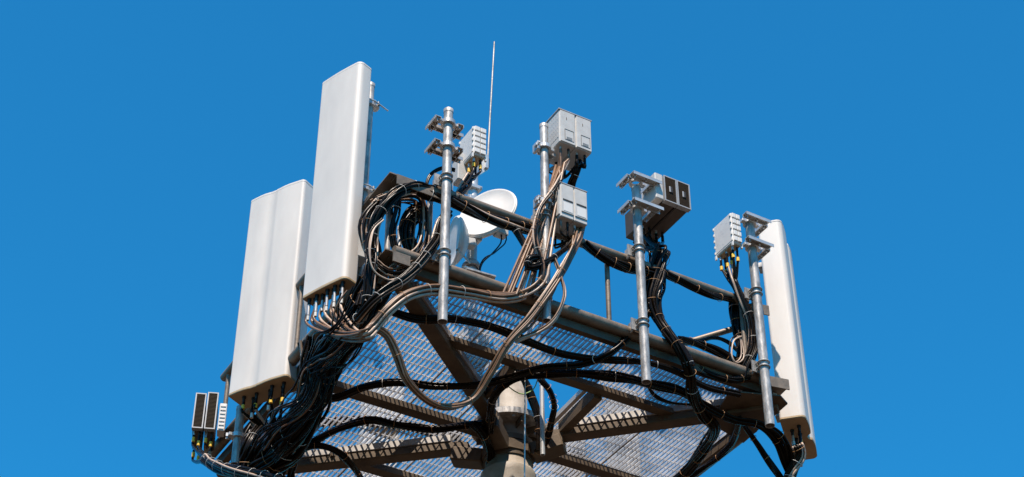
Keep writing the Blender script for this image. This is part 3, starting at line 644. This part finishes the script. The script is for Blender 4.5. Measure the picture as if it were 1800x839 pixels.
bundle('black bundle below the near rail from left corner to right corner under the grating',
  [(655, 530, 'z', 7.5), (700, 552, 'z', 7.44), (740, 562, 'z', 7.44), (790, 560, 'z', 7.44), (840, 568, 'z', 7.44), (890, 585, 'z', 7.44), (940, 606, 'z', 7.44), (990, 622, 'z', 7.44), (1050, 632, 'z', 7.44), (1120, 636, 'z', 7.44), (1180, 650, 'z', 7.44), (1240, 680, 'z', 7.42), (1300, 694, 'z', 7.42)], n=5, r=.0105, spread=.025, m='black', tie=.2)
bundle('black bundle running from the mast to the foot of the right hand antenna',
  [(860, 760, 'z', 7.36), (868, 700, 'z', 7.40), (900, 668, 'z', 7.40), (960, 656, 'z', 7.41), (1030, 657, 'z', 7.42), (1090, 664, 'z', 7.42), (1150, 676, 'z', 7.42), (1200, 690, 'z', 7.42), (1245, 718, 'z', 7.40), (1290, 738, 'z', 7.38), (1335, 748, 'z', 7.36), (1365, 775, 'z', 7.32), (1380, 812, 'z', 7.22), (1395, 850, 'z', 7.1)], n=7, r=.0105, spread=.03, m='black', tie=.2)
bundle('thin pair of black cables looping down beside the third pipe end',
  [(1135, 672, 'z', 7.43), (1150, 695, 'z', 7.42), (1180, 708, 'z', 7.42), (1215, 712, 'z', 7.42)], n=2, r=.009, spread=.01, m='black', tie=.2)
bundle('black bundle curving off the bottom left of the grating',
  [(520, 790, 'z', 7.36), (560, 784, 'z', 7.38), (595, 795, 'z', 7.38), (620, 818, 'z', 7.38), (640, 850, 'z', 7.38)], n=5, r=.011, spread=.028, m='black', tie=.18)
bundle('black bundle joining the other cables beside the mast collar',
  [(830, 745, 'z', 7.40), (850, 765, 'z', 7.33), (862, 800, 'z', 7.3), (858, 850, 'z', 7.2)], n=5, r=.011, spread=.03, m='black', tie=.18)
bundle('black cables hanging beside the right side rail',
  [(1300, 735, 'z', 7.42), (1290, 775, 'z', 7.45), (1262, 805, 'z', 7.45), (1225, 830, 'z', 7.45), (1200, 850, 'z', 7.45)], n=5, r=.010, spread=.02, m='black', tie=.3)
# right antenna feeders
st3 = [(nf+ff)/2+rx*a+ry*(-b_)-EZ*.045 for (a, b_) in ports3]
r3 = bundle('black feeder cables gathered below the right hand antenna',
  [(1395, 770, 'z', 7.35), (1405, 800, 'z', 7.25), (1395, 825, 'z', 7.15), (1385, 850, 'z', 7.05)], n=8, r=.011, spread=.045, m='black', mats=['black', 'black', 'black', 'pale'], starts=st3, tie=.12)
q = MB(); q.cyl(st3[2]-EZ*.01, st3[2]-EZ*.05, .0145, 10); q.build('yellow_band', M['yellow'], r3)
connector_sleeves(r3, [p-EZ*.06 for p in st3[1::2]], 'wtie', .05, .013)
bundle('black cables sloping down right of the right corner plate',
  [(1305, 745, 'z', 7.4), (1335, 785, 'z', 7.3), (1362, 825, 'z', 7.15), (1378, 850, 'z', 7.0)], n=4, r=.011, spread=.02, m='black', tie=.2)
bundle('black cable loops outside the foot of the rightmost mounting pipe',
  [(1345, 748, 'z', 7.36), (1372, 765, 'z', 7.33), (1390, 800, 'z', 7.25), (1388, 835, 'z', 7.15)], n=4, r=.010, spread=.03, m='black', tie=.2)
# the heavy black mass on the left side
bundle('heaviest black cable mass running down the left side under the platform',
  [(660, 500, 'u', -.06), (635, 545, 'u', -.08), (600, 590, 'u', -.08), (575, 635, 'u', -.07), (556, 680, 'u', -.06), (540, 730, 'u', -.05), (510, 775, 'u', -.06), (470, 815, 'u', -.08), (440, 850, 'u', -.1)], n=32, r=.013, spread=.12, m='black', tie=.16, loose=.25)
bundle('second black cable mass inside the left edge of the grating',
  [(640, 540, 'z', 7.5), (610, 590, 'z', 7.5), (580, 640, 'z', 7.46), (550, 700, 'z', 7.42), (520, 760, 'z', 7.36), (500, 810, 'z', 7.3), (490, 850, 'z', 7.2)], n=16, r=.012, spread=.10, m='black', tie=.15, loose=.3)
bundle('black riser cables behind the biggest antenna',
  [(545, 600, 'u', -.15), (548, 640, 'u', -.12), (545, 700, 'u', -.1), (520, 740, 'u', -.1)], n=14, r=.010, spread=.085, m='black', mats=['black', 'black', 'black', 'black', 'black', 'black', 'pale'], tie=.15, tm='wtie')
# feeders of the wide left antenna
st2 = [(l2+r2)/2+dx*a+dy*(-b_)-EZ*.045 for (a, b_) in ports2]
f2_ = bundle('black feeder cables swinging below the wide white antenna',
  [(455, 740, 'z', 7.3), (470, 765, 'z', 7.2), (500, 770, 'z', 7.2), (520, 745, 'u', -.1), (540, 720, 'u', -.05)], n=10, r=.011, spread=.05, m='black', mats=['black', 'black', 'pale', 'black', 'black'], starts=st2, tie=.12)
for i, p in enumerate(st2):
    if i % 2 == 0 or i == 5: q = MB(); q.cyl(p-EZ*(.03+.01*i), p-EZ*(.065+.01*i), .0145, 10); q.build('yellow_band', M['yellow'], f2_)
connector_sleeves(f2_, [p-EZ*.09 for p in st2[1::2]], 'wtie', .04, .013)
l3 = bundle('black cables with yellow tape sweeping from the low left radios along the bottom edge',
  [(352, 775, 'u', -.36), (352, 795, 'u', -.36), (372, 815, 'u', -.34), (410, 828, 'u', -.3), (455, 836, 'u', -.2), (500, 845, 'u', -.1)], n=9, r=.010, spread=.042, m='black', mats=['black', 'black', 'black', 'pale'], starts=pr9+pr10, tie=.14, tm='wtie')
for i, p in enumerate(pr9+pr10):
    q = MB(); q.cyl(p-EZ*(.02+.03*(i % 2)), p-EZ*(.06+.03*(i % 2)), .013, 10); q.build('yellow_band', M['yellow'], l3)
bundle('black cable column between the wide antenna and the bottom left radios',
  [(450, 755, 'u', -.15), (440, 785, 'u', -.2), (432, 815, 'u', -.2), (430, 850, 'u', -.2)], n=9, r=.011, spread=.06, m='black', tie=.15)
# loops at the near corner
bundle('black cables arching over the upper corner bracket by the biggest antenna',
  [(760, 335, 'v', -.02), (730, 328, 'v', -.04), (700, 338, 'v', -.05), (675, 362, 'v', -.02), (658, 395, 'v', .02), (652, 430, 'v', .05), (652, 470, 'v', .02), (650, 505, 'v', .02), (640, 545, 'v', .1), (610, 590, 'u', -.05)], n=9, r=.0095, spread=.04, m='black', mats=['black', 'black', 'black', 'black', 'black', 'black', 'pale'], tie=.16, tm='wtie', loose=.5)
bundle('thin black and white cable loop beside the biggest antenna',
  [(672, 385, 'v', -.06), (655, 405, 'v', -.06), (647, 440, 'v', -.06), (656, 475, 'v', -.06), (680, 492, 'v', -.06), (700, 490, 'v', -.06)], n=3, r=.006, spread=.012, m='black', mats=['pale', 'black', 'pale'], tie=0)
bundle('black cable bundle slanting from pipe to corner across the lower rail',
  [(788, 372, 'v', -.03), (774, 392, 'v', -.03), (765, 425, 'v', -.08), (740, 460, 'v', -.1), (712, 490, 'v', -.1), (680, 510, 'v', -.08), (655, 530, 'v', -.05), (630, 560, 'v', .1), (600, 600, 'u', -.05)], n=8, r=.010, spread=.036, m='black', mats=['black', 'black', 'black', 'black', 'black', 'pale'], tie=.15, tm='wtie', loose=.25)
bundle('lumpy black cable knot inside the near corner',
  [(745, 368, 'v', .15), (725, 380, 'v', .15), (715, 405, 'v', .15), (722, 435, 'v', .15), (735, 455, 'v', .15), (715, 468, 'v', .15)], n=12, r=.012, spread=.055, m='black', tie=.12, loose=.4)
bundle('black cables hanging just right of the biggest antenna',
  [(690, 350, 'v', .1), (662, 365, 'v', .12), (648, 392, 'v', .12), (648, 420, 'v', .12), (655, 455, 'v', .12), (648, 500, 'v', .1), (640, 540, 'v', .08)], n=12, r=.011, spread=.055, m='black', mats=['black', 'black', 'black', 'black', 'pale'], tie=.14, loose=.4)
bundle('black cables between the upper bracket and the tall bracketed pipe',
  [(700, 345, 'v', .05), (695, 375, 'v', .05), (690, 410, 'v', .05), (700, 450, 'v', .05)], n=4, r=.010, spread=.03, m='black', tie=.16)
bundle('black upper rail bundle behind the tall bracketed pipe',
  [(735, 335, 'v', -.02), (760, 345, 'v', -.03), (795, 354, 'v', -.05)], n=8, r=.011, spread=.04, m='black', tie=.12)
e1_ = bundle('black tails with yellow tape below the radio by the whip aerial',
  [(828, 300, 'v', .1), (818, 325, 'v', .05), (805, 345, 'v', .0), (792, 360, 'v', -.04)], n=7, r=.009, spread=.035, m='black', mats=['black', 'black', 'pale'], starts=pr8, tie=.12)
for i, p in enumerate(pr8[:3]):
    q = MB(); q.cyl(p-EZ*.03, p-EZ*.065, .0125, 10); q.build('yellow_band', M['yellow'], e1_)
bundle('black cable ring curving left of the tall bracketed pipe top',
  [(800, 300, 'v', .0), (778, 296, 'v', .0), (758, 306, 'v', .0), (750, 325, 'v', .0), (755, 345, 'v', .0), (770, 352, 'v', -.02)], n=2, r=.009, spread=.012, m='black', tie=0)
bundle('two black leads drooping from the dish box to its post',
  [(884, 408, 'v', .58), (884, 428, 'v', .58), (866, 446, 'v', .55), (848, 462, 'v', .5), (840, 490, 'v', .45)], n=2, r=.006, spread=.02, m='black', tie=0, loose=.6)
bundle('ragged black cable chain hanging in the open hatch beside the mast',
  [(938, 648, 'z', 7.75), (955, 672, 'z', 7.6), (968, 690, 'z', 7.55), (974, 715, 'z', 7.5), (968, 740, 'z', 7.45), (962, 765, 'z', 7.42), (945, 795, 'z', 7.35)], n=5, r=.011, spread=.026, m='black', tie=.06)
bundle('short black cable run tight beside the mast top',
  [(905, 640, 'v', 1.2), (925, 672, 'v', 1.2), (935, 700, 'v', 1.2), (945, 735, 'v', 1.2), (950, 790, 'v', 1.2)], n=4, r=.012, spread=.025, m='black', tie=.1)
p = V(954, 800, 1.0); plain_pipe('ladder_rail', 'pale upright bar standing in the open hatch beside the mast', (p.x, p.y, p.z), (p.x, p.y, V(950, 672, 1.0).z), .018, cat='rail', m='silver')

bundle('black cables lying on the grating left of the mast, seen through its slots',
  [W(.1, 2.6, 7.67), W(.5, 2.3, 7.67), W(.9, 2.05, 7.68), W(1.3, 1.95, 7.67), W(1.6, 1.9, 7.67)], n=6, r=.011, spread=.04, m='black', tie=.2)
bundle('black cables lying on the right half of the grating, seen through its slots',
  [W(2.1, 1.9, 7.67), W(2.5, 1.7, 7.67), W(2.9, 1.9, 7.68), W(3.2, 2.3, 7.67)], n=6, r=.011, spread=.04, m='black', tie=.2)
bundle('messy thin cables tangled in front of the heavy black mass on the left',
  [(640, 530, 'u', -.1), (625, 560, 'u', -.14), (600, 600, 'u', -.18), (560, 640, 'u', -.18), (545, 700, 'u', -.16), (500, 745, 'u', -.18), (470, 790, 'u', -.2)], n=15, r=.0065, spread=.15, m='black', mats=['black', 'black', 'black', 'black', 'brown', 'black', 'black'], tie=0, loose=.3)
bundle('slack thin cables straggling inside the near corner of the rails',
  [(660, 360, 'v', .1), (690, 350, 'v', .12), (735, 350, 'v', .1), (745, 400, 'v', .1), (735, 450, 'v', .05), (690, 480, 'v', .0), (655, 460, 'v', .05)], n=9, r=.006, spread=.06, mats=['black', 'brown', 'black', 'pale'], tie=0, loose=.6)
